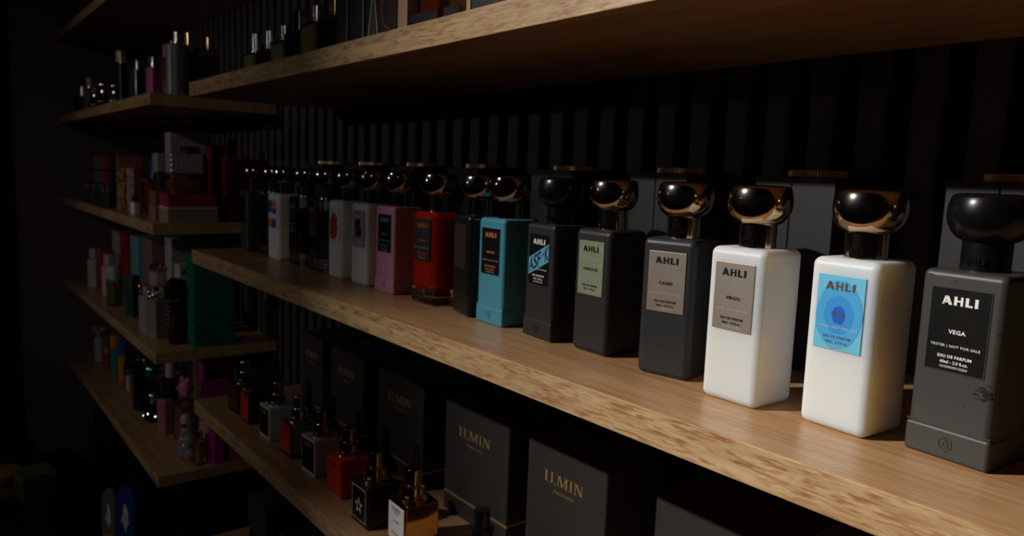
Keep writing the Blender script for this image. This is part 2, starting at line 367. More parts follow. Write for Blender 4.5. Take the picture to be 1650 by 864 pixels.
R['P'] = ahli_bottle(-0.606, 1.178, -4.5, 'white perfume bottle with a gold cap and a bright blue label', WHITE, GOLD, GOLD, 'plain', mat('label_sky', (0.16, 0.55, 0.80), 0.4), 'BETA', mat('ink_bronze', (0.22, 0.15, 0.11), 0.35, 0.6), mat('ink_pale', (0, 0, 0)))
R['Q'] = ahli_bottle(-0.4335, 1.200, -6, 'matte black perfume bottle with matte black cap, rightmost in the row', MBLACK, KCAP, KCAP, 'grooved', LABELK, 'VEGA', INKW, INKW, False)

def jag(cx, cz, rx, rz, n, j, clip=None, seed=1):
    rnd = random.Random(seed); out = []
    for i in range(n):
        a = 2*math.pi*i/n; q = 1+rnd.uniform(-j, j); x = cx+rx*q*math.cos(a); z = cz+rz*q*math.sin(a)
        if clip: x = max(-clip, min(clip, x)); z = max(.1370, min(.2610, z))
        out.append((x, z))
    return out
# BETA: stepped blue rings printed on the label, under the lettering
_, pl, yt = R['P']
for i, (nm, c, rx, rz, n, j) in enumerate([('outer', (0.075, 0.40, 0.76), .0415, .057, 14, .04), ('middle', (0.045, 0.30, 0.74), .0265, .032, 22, .05), ('inner', (0.02, 0.12, 0.55), .0125, .0155, 20, .08)]):
    b = nb(); poly(b, jag(0, .196, rx, rz, n, j, .0420, 5+i), yt+.00022-.00007*i, .0002); obj('printed_ring', b, mat('print_blue_'+nm, c, 0.4), pl, smooth=0)
# orange and blue patches
_, pl, yt = R['C']
for c, pts in [((0.75, 0.18, 0.03), [(-.005, .228), (.036, .228), (.036, .258), (-.005, .258)]), ((0.04, 0.06, 0.30), [(-.040, .205), (-.006, .205), (-.006, .258), (-.040, .258)]),
               ((0.75, 0.18, 0.03), [(-.040, .140), (-.004, .140), (-.004, .178), (-.040, .178)]), ((0.04, 0.06, 0.30), [(-.002, .140), (.036, .140), (.036, .180), (-.002, .180)]),
               ((0.04, 0.06, 0.30), [(.000, .200), (.036, .200), (.036, .226), (.000, .226)])]:
    b = nb(); poly(b, pts, yt, .0003); obj('printed_patch', b, mat('print_'+('orange' if c[0] > .5 else 'navy'), c, 0.45), pl, smooth=0)
# red splash
_, pl, yt = R['F']
b = nb(); poly(b, [(-.020, .246), (-.036, .258), (-.022, .240), (-.022, .170), (-.026, .152), (-.008, .149), (-.004, .139), (.004, .141), (.006, .150), (.024, .162), (.020, .178), (.030, .184), (.022, .205), (.026, .222), (.012, .238)], yt-.0002, .0003)
obj('printed_splash', b, mat('print_red', (0.62, 0.02, 0.01), 0.45), pl, smooth=0)
b = nb(); poly(b, [(-.036, .222), (-.022, .228), (-.022, .160), (-.036, .155)], yt, .0003); obj('printed_patch', b, mat('print_violet', (0.10, 0.04, 0.20), 0.45), pl, smooth=0)
b = nb(); poly(b, [(-.034, .144), (-.010, .147), (-.008, .152), (-.034, .150)], yt, .0003); obj('printed_patch', b, MATS['print_navy'], pl, smooth=0)
# lilac / navy label
_, pl, yt = R['G']
b = nb(); poly(b, [(.012, .140), (.036, .140), (.036, .259), (.014, .259)], yt, .0003); poly(b, [(-.040, .236), (-.028, .232), (-.026, .180), (-.040, .176)], yt, .0003); obj('printed_patch', b, mat('print_lilac', (0.45, 0.28, 0.38), 0.45), pl, smooth=0)
b = nb(); poly(b, [(-.028, .250), (.018, .250), (.018, .232), (.012, .215), (.024, .195), (.020, .172), (-.022, .172), (-.018, .190), (-.028, .212), (-.020, .230)], yt-.0002, .0003); obj('printed_patch', b, mat('print_ink_navy', (0.015, 0.018, 0.06), 0.45), pl, smooth=0)
b = nb(); poly(b, [(-.012, .168), (-.002, .160), (.010, .166), (.022, .162), (.018, .145), (-.004, .139), (-.026, .146), (-.034, .158)], yt-.0002, .0003); obj('printed_patch', b, MATS['print_lilac'], pl, smooth=0)
b = nb(); ahli(b, -.024, .016, .2355, .2485, yt-.0005, .0003); obj('lettering', b, INKW, pl, smooth=0)
# slanted sticker with tall letters
_, pl, yt = R['L']
z0 = .1365; hh = .125
def lp(a, f): return (-.0425+a*.085, z0+f*hh)
b = nb(); poly(b, [lp(0.0, .17), lp(1, .49), lp(1, .84), lp(0, .515)], yt-.0003, .0005); st = obj('sticker', b, mat('sticker_blue', (0.13, 0.42, 0.62), 0.4), pl, smooth=0)
sl = (.49-.17)*hh/.085
b = nb()
for s_, a0, a1 in [('A', .03, .24), ('S', .24, .45), ('F', .46, .61), ('K', .82, .99)]:
    x0 = -.0425+a0*.085; text(b, s_, x0, -.0425+a1*.085, z0+.205*hh+sl*(a0*.085), z0+.49*hh+sl*(a0*.085), yt-.0006, sl)
for a in (.635, .725):
    x0 = -.0425+a*.085; text(b, '*', x0, x0+.0072, z0+.31*hh+sl*(a*.085), z0+.42*hh+sl*(a*.085), yt-.0006, sl)
obj('lettering', b, mat('print_ink_navy', (0, 0, 0)), st, smooth=0)
# chipped paint on the right edge of the black bottle
t, pl, yt = R['Q']
yq = -D/2-.00035
CH = mat('chip_black', (0.002, 0.002, 0.002), 0.5)
for seed, (cx, cz, rx, rz) in enumerate([(.047, .118, .007, .0035), (.043, .123, .005, .002), (.050, .112, .005, .004), (.036, .118, .0035, .0012), (.035, .112, .005, .0016), (.046, .106, .004, .002), (.038, .1055, .005, .0006), (.051, .128, .004, .001),
                                     (-.048, .279, .002, .0012), (-.010, .272, .0010, .0016), (.020, .090, .0005, .0016), (-.045, .126, .001, .0006), (.0, .066, .0008, .0005), (.053, .205, .0035, .0006)]):
    b = nb(); poly(b, jag(cx, cz, rx, rz, 11, .35, None, seed), yq, .0003); obj('paint_chip', b, CH, t, smooth=0)

# ------------------------------------------------------------------ dark boxes with ribbed gold discs behind the bottles
CHAR = mat('charcoal_card', (0.027, 0.028, 0.028), 0.5, bump=(400, 0.1))
LIDK = mat('black_card', (0.012, 0.012, 0.012), 0.5)
where = ['behind the leftmost caps', 'behind the red-splash white bottle', 'behind the pink bottle', 'behind the copper-labelled bottle', 'behind the matte black sticker bottle', 'behind the taupe-labelled black bottle', 'behind the two white gold-capped bottles', 'behind the rightmost black bottle']
for x, wh in zip([-3.46, -3.03, -2.61, -2.19, -1.715, -1.298, -0.909, -0.503], where):
    t = thing('presentation_box', 'tall charcoal box topped by a ribbed gold disc, ' + wh, 'box', x, 1.6, ZM, 0, 'charcoal boxes standing behind the bottles')
    b = nb(); bx(b, -.0955, -.0065, -.0955, .0955, 0, .4245, .0015, 1); obj('door_panel', b, CHAR, t)
    b = nb(); bx(b, -.0050, .0955, -.0955, .0955, 0, .4245, .0015, 1); obj('door_panel', b, CHAR, t)
    b = nb(); lathe(b, [(0, .424), (.0640, .424), (.0650, .4255), (.0650, .4380), (.0640, .4395), (0, .4395)], n=120, rib=.0022); obj('gold_disc', b, BRASS, t, smooth=0)

# ------------------------------------------------------------------ gift boxes on the lower shelf
def weave():
    m = mat('woven_black_card', (0.055, 0.051, 0.047), 0.55); nt = m.node_tree; bs = nt.nodes['Principled BSDF']
    tc = nt.nodes.new('ShaderNodeTexCoord'); mp = nt.nodes.new('ShaderNodeMapping'); mp.inputs['Rotation'].default_value = (0, math.radians(28), 0)
    wv = nt.nodes.new('ShaderNodeTexWave'); wv.bands_direction = 'Z'; wv.inputs['Scale'].default_value = 230; wv.inputs['Distortion'].default_value = 0.4
    wx = nt.nodes.new('ShaderNodeTexWave'); wx.bands_direction = 'X'; wx.inputs['Scale'].default_value = 150
    mu = nt.nodes.new('ShaderNodeMath'); mu.operation = 'MULTIPLY'
    r = nt.nodes.new('ShaderNodeValToRGB'); r.color_ramp.elements[0].color = (0.022, 0.020, 0.018, 1); r.color_ramp.elements[1].color = (0.11, 0.10, 0.09, 1)
    nt.links.new(tc.outputs['Object'], mp.inputs[0]); nt.links.new(mp.outputs[0], wv.inputs[0]); nt.links.new(mp.outputs[0], wx.inputs[0])
    nt.links.new(wv.outputs['Fac'], mu.inputs[0]); nt.links.new(wx.outputs['Fac'], mu.inputs[1]); nt.links.new(mu.outputs[0], r.inputs[0]); nt.links.new(r.outputs[0], bs.inputs['Base Color'])
    bn = nt.nodes.new('ShaderNodeBump'); bn.inputs['Strength'].default_value = 0.4; bn.inputs['Distance'].default_value = 0.0003
    nt.links.new(mu.outputs[0], bn.inputs['Height']); nt.links.new(bn.outputs[0], bs.inputs['Normal'])
    return m
WEAVE = weave()
BX = [(-3.265, -3.035), (-2.945, -2.645), (-2.520, -2.185), (-2.045, -1.695), (-1.605, -1.283), (-1.120, -0.790), (-0.62, -0.29)]
bl = ['smallest-looking gift box, at the left end of the lower shelf', 'second black gift box from the left on the lower shelf', 'third black gift box from the left on the lower shelf',
      'black gift box with a full gold band, behind the gold sprayer bottle', 'woven black gift box with gold letters near the picture bottom', 'woven black gift box, its lit top corner at the picture bottom', 'woven black gift box hidden beyond the frame']
for i, ((x0, x1), l) in enumerate(zip(BX, bl)):
    if i == 6: break
    w_ = x1-x0; t = thing('gift_box', l, 'gift box', (x0+x1)/2, 1.53, ZL, 0, 'black gift boxes on the lower shelf'); h = w_/2
    b = nb(); bx(b, -h, h, -.165, .165, 0, .060, .002, 1); obj('base', b, WEAVE, t)
    b = nb(); bx(b, -h+.003, h-.003, -.162, .162, .058, .068, .0, 1); obj('gold_band', b, FOIL, t)
    b = nb(); bx(b, -h, h, -.165, .165, .067, .385, .0025, 1); ld = obj('lid', b, WEAVE, t)
    b = nb(); ilmin(b, -w_*.26, w_*.235, .280, .314, -.1662); text(b, 'PARFUMS', -w_*.13, w_*.12, .256, .265, -.1662, bold=False); obj('lettering', b, FOIL, ld, smooth=0)

# ------------------------------------------------------------------ square sprayer bottles on the lower shelf
FROST = mat('frosted_grey', (0.56, 0.57, 0.53), 0.4)
def sprayer(t, h, m, sc_=1.25, hole=True):
    s = sc_
    b = nb(); lathe(b, [(0, h-.001), (.034*s, h-.001), (.034*s, h+.006), (.026*s, h+.010), (.024*s, h+.014), (.027*s, h+.018), (.027*s, h+.042), (.023*s, h+.046), (.0, h+.046)], n=32); c = obj('collar', b, m, t)
    b = nb(); lathe(b, [(0, h+.045), (.0185*s, h+.045), (.0185*s, h+.092), (.0165*s, h+.096), (0, h+.0965)], n=28); nz = obj('spray_nozzle', b, m, t)
    b = nb(); rbox(b, 0, -.0185*s, h+.080, .006, .003, .008, .001, 1); obj('spray_hole', b, GBLACK, nz)
def ilmin_bottle(x, rot, label, body, panel, metal, kind='solid', star=False, white=False, y=1.095):
    t = thing('sprayer_bottle', label, 'perfume bottle', x, y+.058, ZL, rot, 'square sprayer bottles on the lower shelf')
    w_, d_, h_ = .116, .116, .1400
    if kind == 'glass':
        b = nb(); rbox(b, 0, 0, h_/2, w_, d_, h_, .004, 3); obj('glass', b, GLASS, t)
        b = nb(); rbox(b, 0, 0, h_/2, w_-.022, d_-.022, h_-.03, .003, 2); obj('perfume', b, body, t)
    else:
        b = nb(); rbox(b, 0, 0, h_/2, w_, d_, h_, .005, 3); obj('body', b, body, t)
    b = nb(); rbox(b, 0, -d_/2-.0005, h_*.52, w_*.84, .002, h_*.82, .0006, 1); pl = obj('front_panel', b, panel, t)
    y_ = -d_/2-.0019
    if star:
        b = nb()
        pts = [(.026*(1 if i % 2 == 0 else .42)*math.sin(math.pi*i/5), .066+.028*(1 if i % 2 == 0 else .42)*math.cos(math.pi*i/5)) for i in range(10)]
        inn = [(p[0]*.72, .066+(p[1]-.066)*.72) for p in pts]
        for i in range(10): j = (i+1) % 10; quad(b, [pts[i], pts[j], inn[j], inn[i]], y_)
        e = [(-.046, .018), (.046, .018), (.046, .128), (-.046, .128)]; e2 = [(a*.97, .073+(c-.073)*.97) for a, c in e]
        for i in range(4): j = (i+1) % 4; quad(b, [e[i], e[j], e2[j], e2[i]], y_)
        obj('star_emblem', b, INKW, pl, smooth=0)
    else:
        b = nb(); ilmin(b, -.028, .028, .110, .122, y_); text(b, 'PARFUMS', -.014, .014, .102, .106, y_)
        if white: text(b, 'IL FEMME', -.02, .02, .075, .080, y_); text(b, 'EXTRAIT DE PARFUM', -.03, .03, .035, .040, y_); text(b, '30ml', -.012, .012, .025, .030, y_)
        obj('lettering', b, INKK if white else (INKG if panel is LABELK else mat('ink_dark_red', (0.2, 0.01, 0.01), .4)), pl, smooth=0)
    sprayer(t, h_, metal)
    return t
RP = mat('panel_red', (0.60, 0.035, 0.012), 0.4)
ilmin_bottle(-3.42, 6, 'clear square sprayer bottle with a dark red panel, leftmost on the lower shelf', mat('amber_dim', (0.10, 0.05, 0.03), 0.1), mat('panel_wine', (0.12, 0.012, 0.015), 0.4), SILVER, 'glass')
ilmin_bottle(-3.255, 0, 'black square sprayer bottle with a red panel', SBLACK, RP, SBLACK)
ilmin_bottle(-3.01, 0, 'frosted grey sprayer bottle with silver sprayer and black panel', FROST, LABELK, SILVER)
ilmin_bottle(-2.778, 0, 'clear square sprayer bottle with an orange-red panel', mat('pale_perfume', (0.30, 0.26, 0.18), 0.1), RP, SILVER, 'glass')
ilmin_bottle(-2.560, 2, 'frosted grey sprayer bottle with gold sprayer and black panel', FROST, LABELK, GOLDP)
ilmin_bottle(-2.336, 0, 'red square sprayer bottle with gold sprayer', REDL, RP, GOLDP)
ilmin_bottle(-2.082, 0, 'black sprayer bottle with a framed white star on its front', SBLACK, LABELK, GOLDP, star=True, y=1.065)
ilmin_bottle(-1.893, -2, 'polished gold sprayer bottle with a white label', mat('mirror_gold', (0.75, 0.42, 0.16), 0.07, 1.0), INKW, GOLDP, white=True)
# bottle with the round black cap at the bottom edge
t = thing('perfume_bottle', 'gloss black bottle with a black sprayer at the picture bottom', 'perfume bottle', -1.60, 1.20, ZL, 0)
b = nb(); rbox(b, 0, 0, .055, .13, .12, .11, .012, 3); obj('body', b, SBLACK, t)
sprayer(t, .11, GBLACK, 1.25)

# ------------------------------------------------------------------ bottom shelf: black boxes with gold trim
for (x, y, w_, h, l) in [(-3.12, 1.2, .20, .40, 'black box with worn gold trim on the bottom shelf'), (-2.80, 1.22, .22, .34, 'plain black box beside the gold-trimmed box'), (-2.42, 1.24, .22, .30, 'plain black box under the lower shelf, rightmost')]:
    t = thing('perfume_box', l, 'box', x, y, ZB, 0, 'black boxes on the bottom shelf')
    b = nb(); bx(b, -w_/2, w_/2, -.1, .1, 0, h*.62, .003, 1); obj('base', b, SBLACK, t)
    b = nb(); bx(b, -w_/2-.003, w_/2+.003, -.103, .103, h*.62, h, .003, 1); ld = obj('lid', b, MBLACK, t)
    if 'gold' in l and 'worn' in l:
        b = nb(); bx(b, -w_/2-.004, w_/2+.004, -.104, .104, h*.60, h*.635); bx(b, -.012, .012, -.1035, -.1, 0, h*.6); obj('gold_trim', b, two_tone('worn_gold', (0.35, 0.22, 0.08), (0.06, 0.04, 0.02), (300, 300, 300), rough=0.4, metal=0.7), t)

# ------------------------------------------------------------------ bottles and boxes on the overhead shelf
def glass_bottle(x, y, z, w_, d_, h, liquid, capm, label, rot=0, group=None, caph=.05, name='perfume_bottle', capr=.02, round_=False):
    t = thing(name, label, 'perfume bottle', x, y, z, rot, group)
    if round_:
        b = nb(); lathe(b, [(0, 0), (w_/2-.006, 0), (w_/2, .006), (w_/2, h-.012), (w_/2-.012, h), (0, h)], n=28); obj('glass', b, GLASS, t)
        b = nb(); lathe(b, [(0, .014), (w_/2-.010, .014), (w_/2-.010, h*.7), (0, h*.7)], n=24); obj('perfume', b, liquid, t)
    else:
        b = nb(); rbox(b, 0, 0, h/2, w_, d_, h, .005, 3); obj('glass', b, GLASS, t)
        b = nb(); rbox(b, 0, 0, h*.47, w_-.02, d_-.02, h*.84, .004, 2); obj('perfume', b, liquid, t)
    b = nb(); lathe(b, [(0, h-.001), (capr*1.15, h-.001), (capr*1.15, h+.008), (capr*.8, h+.011), (capr*.8, h+.016), (capr, h+.018), (capr, h+caph-.003), (capr-.003, h+caph), (0, h+caph)], n=28); obj('cap', b, capm, t)
    return t
def solid_bottle(x, y, z, w_, d_, h, body, capm, label, rot=0, group=None, capw=.6, caph=.06, r=.006, name='perfume_bottle', round_=False):
    t = thing(name, label, 'perfume bottle', x, y, z, rot, group)
    b = nb()
    if round_: lathe(b, [(0, 0), (w_/2-.003, 0), (w_/2, .004), (w_/2, h-.006), (w_/2-.006, h), (0, h)], n=32)
    else: rbox(b, 0, 0, h/2, w_, d_, h, r, 3)
    obj('body', b, body, t)
    b = nb(); lathe(b, [(0, h-.001), (w_*.2, h-.001), (w_*.2, h+.009), (0, h+.009)], n=20); obj('neck', b, SILVER, t)
    b = nb()
    if round_: lathe(b, [(0, h+.008), (w_/2*capw, h+.008), (w_/2*capw, h+caph), (0, h+caph)], n=32)
    else: rbox(b, 0, 0, h+.008+caph/2, w_*capw, d_*capw, caph, min(r, .004), 2)
    obj('cap', b, capm, t)
    return t
AMB = mat('amber_perfume', (0.42, 0.15, 0.02), 0.08); YEL = mat('pale_yellow_perfume', (0.42, 0.38, 0.16), 0.1); DKL = mat('dark_perfume', (0, 0, 0))
GO = 'bottles on the overhead shelf'
glass_bottle(-3.135, 1.115, ZU, .085, .085, .085, YEL, SILVER, 'small pale yellow bottle at the left end of the overhead row', 0, GO, .08)
glass_bottle(-2.99, 1.12, ZU, .10, .09, .085, DKL, SILVER, 'dark clear bottle beside the small pale yellow bottle overhead', 0, GO, .075)
glass_bottle(-2.835, 1.12, ZU, .10, .09, .10, YEL, SILVER, 'clear yellow bottle, third in the overhead row', 0, GO, .06)
solid_bottle(-2.685, 1.12, ZU, .11, .09, .115, GBLACK, SILVER, 'gloss black bottle with small white print overhead', 0, GO, .5, .07)
glass_bottle(-2.545, 1.12, ZU, .10, .09, .13, YEL, SILVER, 'clear bottle right of the gloss black one overhead', 0, GO, .06)
glass_bottle(-2.40, 1.12, ZU, .10, .09, .13, DKL, GOLDP, 'dark glass bottle left of the tall dark boxes overhead', 0, GO, .06)
def carton(x, y, z, w_, d_, h, m, label, rot=0, group=None, name='perfume_box', lidm=None, lidf=.3):
    t = thing(name, label, 'box', x, y, z, rot, group)
    if lidm:
        b = nb(); rbox(b, 0, 0, h*(1-lidf)/2, w_, d_, h*(1-lidf), .002, 1); obj('base', b, m, t)
        b = nb(); rbox(b, 0, 0, h*(1-lidf)+h*lidf/2, w_+.004, d_+.004, h*lidf, .002, 1); obj('lid', b, lidm, t)
    else:
        b = nb(); rbox(b, 0, 0, h/2, w_, d_, h, .002, 1); obj('carton', b, m, t)
    return t
GB = 'tall boxes on the overhead shelf'
t = carton(-2.27, 1.13, ZU, .08, .10, .26, two_tone('dark_brown_print', (0.03, 0.018, 0.012), (0.05, 0.03, 0.02), (40, 40, 40)), 'narrow dark brown box with a painted edge highlight overhead', 0, GB)
b = nb(); bx(b, .037, .0405, -.052, -.048, 0, .26); obj('edge_highlight', b, FROST, t)  # bright corner highlight of the brown box, painted as a pale strip
t = carton(-2.170, 1.13, ZU, .098, .10, .28, LIDK, 'narrow black box with faint print overhead', 0, GB)
b = nb(); bx(b, .0455, .0495, -.052, -.048, 0, .28); obj('edge_highlight', b, FROST, t)  # pale strip stands in for the highlight on this black box's edge
t = carton(-2.005, 1.13, ZU, .19, .11, .34, mat('plum_card', (0.030, 0.014, 0.014), 0.4), 'dark plum box with a white-outlined triangle and an orange ring', 0, GB)
b = nb(); poly(b, [(-.078, .0), (-.012, .0), (-.045, .17)], -.0558, .0006); obj('printed_triangle', b, mat('triangle_grey', (0.05, 0.046, 0.042), .5), t, smooth=0)
b = nb(); poly(b, [(-.080, .0), (-.077, .0), (-.0440, .176), (-.046, .176)], -.0564, .0006); poly(b, [(-.013, .0), (-.010, .0), (-.044, .176), (-.046, .176)], -.0564, .0006); obj('triangle_outline', b, INKW, t, smooth=0)
b = nb()
for i in range(14):
    a0, a1 = math.radians(100+i*12), math.radians(112+i*12)
    poly(b, [(.055+.052*math.cos(a0), .09+.06*math.sin(a0)), (.055+.052*math.cos(a1), .09+.06*math.sin(a1)), (.055+.046*math.cos(a1), .09+.054*math.sin(a1)), (.055+.046*math.cos(a0), .09+.054*math.sin(a0))], -.0560, .0006)
obj('printed_ring', b, mat('print_burnt_orange', (0.20, 0.06, 0.015), .5), t, smooth=0)
# pink plastic case with amber bottles inside the window
t = thing('display_case', 'pale pink windowed case holding amber bottles overhead', 'box', -1.73, 1.14, ZU, 0)
PK = mat('pale_pink_card', (0.55, 0.34, 0.26), 0.35)
b = nb(); bx(b, -.178, -.125, -.065, .065, 0, .36, .004, 2); bx(b, .160, .178, -.065, .065, 0, .36, .003, 2); bx(b, -.178, .178, -.065, .065, 0, .012, .002, 1); bx(b, -.178, .178, .050, .065, 0, .36); obj('frame', b, PK, t)
b = nb(); bx(b, -.126, .161, -.062, -.058, .012, .355); obj('window_pane', b, GLASS, t)
b = nb(); bx(b, -.12, .02, -.056, -.054, .012, .055); bx(b, .05, .12, -.056, -.054, .012, .05); obj('printed_card', b, mat('card_violet', (0.022, 0.009, 0.028), .5), t)
glass_bottle(-1.80, 1.135, ZU+.0125, .10, .06, .16, mat('orange_perfume', (0.55, 0.10, 0.01), .1), GOLDP, 'orange bottle on the left inside the pink windowed case', 0, None, .07)
glass_bottle(-1.65, 1.135, ZU+.0125, .10, .06, .15, AMB, GOLDP, 'amber bottle on the right inside the pink windowed case', 0, None, .08)
t = carton(-1.46, 1.13, ZU, .175, .11, .22, LIDK, 'black box with faint grey print right of the pink windowed case', 0, GB)
b = nb(); text(b, 'EAU DE', -.06, -.0, .055, .067, -.0558); text(b, 'PARFUM', -.06, .01, .035, .047, -.0558); obj('lettering', b, mat('ink_faint', (.06, .06, .06), .5), t, smooth=0)

# ------------------------------------------------------------------ far left shelves, first (top)
G = 'items on the upper short shelf'
glass_bottle(-7.50, 1.15, S1, .11, .10, .17, DKL, SILVER, 'dark glass bottle against the wall on the upper short shelf', 25, G, .08)
solid_bottle(-6.95, 1.12, S1, .075, .075, .20, mat('dusty_brown_pink', (0.16, 0.09, 0.09), .4), mat('pale_gold_cap', (0.62, 0.56, 0.40), .3, .4), 'dusty pink bottle with a pale cap, upper short shelf', 30, G, .55, .07)
def orb_bottle(x, y, z, r, h, body, capm, label, rot=0, group=None):
    t = thing('perfume_bottle', label, 'perfume bottle', x, y, z, rot, group)
    b = nb(); lathe(b, [(0, 0), (r*.6, 0), (r*.9, r*.3), (r, r*.8), (r*.85, r*1.45), (r*.35, r*1.85), (r*.3, r*2.0), (0, r*2.0)], n=32); obj('body', b, body, t)
    b = nb(); lathe(b, [(0, r*1.98), (r*.42, r*1.98), (r*.42, r*2.15), (r*.2, r*2.2), (0, r*2.2)], n=24); obj('collar', b, SILVER, t)
    b = nb(); sphere(b, 0, 0, r*2.2+h/2, h*.5, h*.5, h*.55); obj('cap', b, capm, t)
    return t
orb_bottle(-6.60, 1.10, S1, .055, .06, GBLACK, mat('rose_cap', (0.35, 0.12, 0.10), .3), 'round black bottle with a rose cap, upper short shelf', 0, G)
orb_bottle(-6.28, 1.10, S1, .060, .08, GBLACK, SILVER, 'round black bottle with a silver ball cap, upper short shelf', 0, G)
orb_bottle(-5.98, 1.12, S1, .050, .07, mat('bronze_dark', (0.12, 0.06, 0.03), .2, .5), GOLDP, 'round bronze bottle, upper short shelf', 0, G)
solid_bottle(-5.66, 1.10, S1, .055, .055, .27, SBLACK, mat('pale_gold_cap', (0, 0, 0)), 'slim tall black bottle with a pale cap, upper short shelf', 28, G, .8, .075)
solid_bottle(-5.17, 1.10, S1, .075, .075, .19, mat('steel_blue', (0.10, 0.12, 0.16), .15, .6), SILVER, 'chrome blue ridged bottle, upper short shelf', 20, G, .7, .05, .01)
glass_bottle(-5.00, 1.22, S1, .07, .07, .26, mat('wine_perfume', (0.18, 0.01, 0.02), .2), mat('red_cap', (0.35, 0.02, 0.02), .2), 'dark red tall bottle behind the blue ridged one', 20, G, .08)
solid_bottle(-4.79, 1.10, S1, .060, .060, .17, mat('magenta_pink', (0.48, 0.05, 0.22), .35), SILVER, 'magenta tube bottle with a clear silver cap', 25, G, .75, .055)
t = thing('perfume_bottle', 'thick grey cylinder bottle with studs and a gold cap', 'perfume bottle', -4.52, 1.16, S1, -60, G)
b = nb(); lathe(b, [(0, 0), (.056, 0), (.058, .004), (.058, .270), (.052, .278), (0, .278)], n=40); obj('body', b, mat('graphite_grey', (0.16, 0.16, 0.17), .38), t)
b = nb()
for zz in (.085, .15, .19, .22, .25): sphere(b, 0, -.0575, zz, .009, .004, .011, 12)
obj('stud', b, SILVER, t)
b = nb(); lathe(b, [(0, .277), (.040, .277), (.040, .292), (0, .292)], n=32); obj('cap', b, GOLDP, t)
b = nb(); lathe(b, [(0, .291), (.016, .291), (.016, .345), (0, .345)], n=20); obj('spray_nozzle', b, SILVER, t)
glass_bottle(-4.70, 1.27, S1, .09, .09, .30, DKL, GOLDP, 'tall smoked bottle behind the grey cylinder', 10, G, .08)
glass_bottle(-4.52, 1.33, S1, .10, .08, .27, mat('wine_perfume', (0, 0, 0)), GOLDP, 'dark wine bottle at the shelf end, upper short shelf', 0, G, .07)

# second short shelf
G = 'items on the second short shelf'
cols = [('dusty_brown', (0.16, 0.09, 0.07), 'brown'), ('slate_grey', (0.17, 0.18, 0.20), 'slate grey'), ('crimson', (0.42, 0.03, 0.05), 'crimson'), ('near_black_green', (0.03, 0.035, 0.032), 'greenish black'), ('rust', (0.32, 0.10, 0.04), 'rust orange')]
for (nm, c, w1), x in zip(cols, (-7.40, -7.08, -6.78, -6.48, -6.20)):
    t = carton(x, 1.24, S2, .085, .16, .365, mat(nm, c, .5), f'upright {w1} carton standing among the far cartons, second short shelf', 0, 'upright cartons on the second short shelf')
    b = nb(); bx(b, -.0435, .0435, -.0815, .0815, .245, .262); obj('dark_band', b, LIDK, t)
    b = nb(); bx(b, -.0435, .0435, -.0815, .0815, .14, .150); obj('dark_band', b, LIDK, t)
for i, x in enumerate((-6.85, -6.50, -6.15, -5.98)):
    glass_bottle(x, 1.06, S2, .075, .065, .11, mat('faint_green_perfume', (0.12, 0.12, 0.07), .1), SILVER, ['leftmost', 'second', 'third', 'fourth'][i]+' of the small clear bottles in front of the upright cartons', 20, 'small clear bottles in front of the upright cartons', .045)
carton(-5.80, 1.14, S2, .085, .085, .285, two_tone('leopard_gold', (0.34, 0.22, 0.07), (0.05, 0.02, 0.01), (160, 160, 160), .5, .56, .45), 'slim leopard-patterned gold carton', 24, G)
carton(-5.50, 1.13, S2, .070, .070, .29, two_tone('pink_pattern', (0.42, 0.20, 0.19), (0.24, 0.08, 0.09), (120, 120, 120), .45, .6), 'slim pink patterned carton', 30, G)
t = glass_bottle(-5.34, 1.22, S2, .12, .10, .23, mat('red_perfume', (0.40, 0.03, 0.015), .2), mat('pink_cap', (0.5, 0.15, 0.15), .3), 'pinkish red bottle right of the pink patterned carton', 10, G, .05)
solid_bottle(-5.25, 1.08, S2, .040, .040, .075, INKW, LIDK, 'tiny white vial in front of the stacked boxes', 20, G, .8, .03)
solid_bottle(-5.95, 1.36, S2, .06, .06, .34, mat('deep_blue', (0.02, 0.05, 0.30), .3), mat('deep_blue', (0, 0, 0)), 'blue bottle peeking over the leopard carton', 10, G, .6, .04)
solid_bottle(-5.45, 1.34, S2, .06, .06, .31, SBLACK, GOLDP, 'black bottle with gold cap behind the pink cartons', 10, G, .5, .05)
solid_bottle(-5.70, 1.36, S2, .06, .06, .33, SBLACK, GOLDP, 'dark bottle with gold cap behind the leopard carton', 10, G, .5, .04)
GS = 'flat boxes stacked under the cut glass bottles'
ROSE = mat('dusty_rose_card', (0.30, 0.17, 0.15), .5); CREAM = mat('cream_card', (0.62, 0.57, 0.48), .5)
def flat_box(x0, x1, y0, y1, z, h, mf, label, mlid=None):
    t = thing('flat_box', label, 'box', (x0+x1)/2, (y0+y1)/2, z, 0, GS); a, c = (x1-x0)/2, (y1-y0)/2
    b = nb(); bx(b, -a, a, -c, c, 0, h-.012, .002, 1); obj('tray', b, mf, t)
    b = nb(); bx(b, -a-.002, a+.002, -c-.002, c+.002, h-.012, h, .002, 1); obj('lid', b, mlid or mf, t)
flat_box(-4.85, -4.70, 1.072, 1.33, S2, .087, ROSE, 'dusty rose flat box, lower one of the left stack')
flat_box(-4.86, -4.705, 1.076, 1.33, S2+.0875, .080, mat('brown_card', (0.26, 0.11, 0.06), .5), 'brown flat box, upper one of the left stack')
flat_box(-4.665, -4.475, 1.085, 1.36, S2, .088, mat('beige_rose_card', (0.36, 0.25, 0.22), .5), 'pale flat box, lower one of the right stack', CREAM)
flat_box(-4.660, -4.485, 1.088, 1.35, S2+.0885, .075, mat('crimson_card', (0.35, 0.03, 0.055), .5), 'crimson flat box, upper one of the right stack')
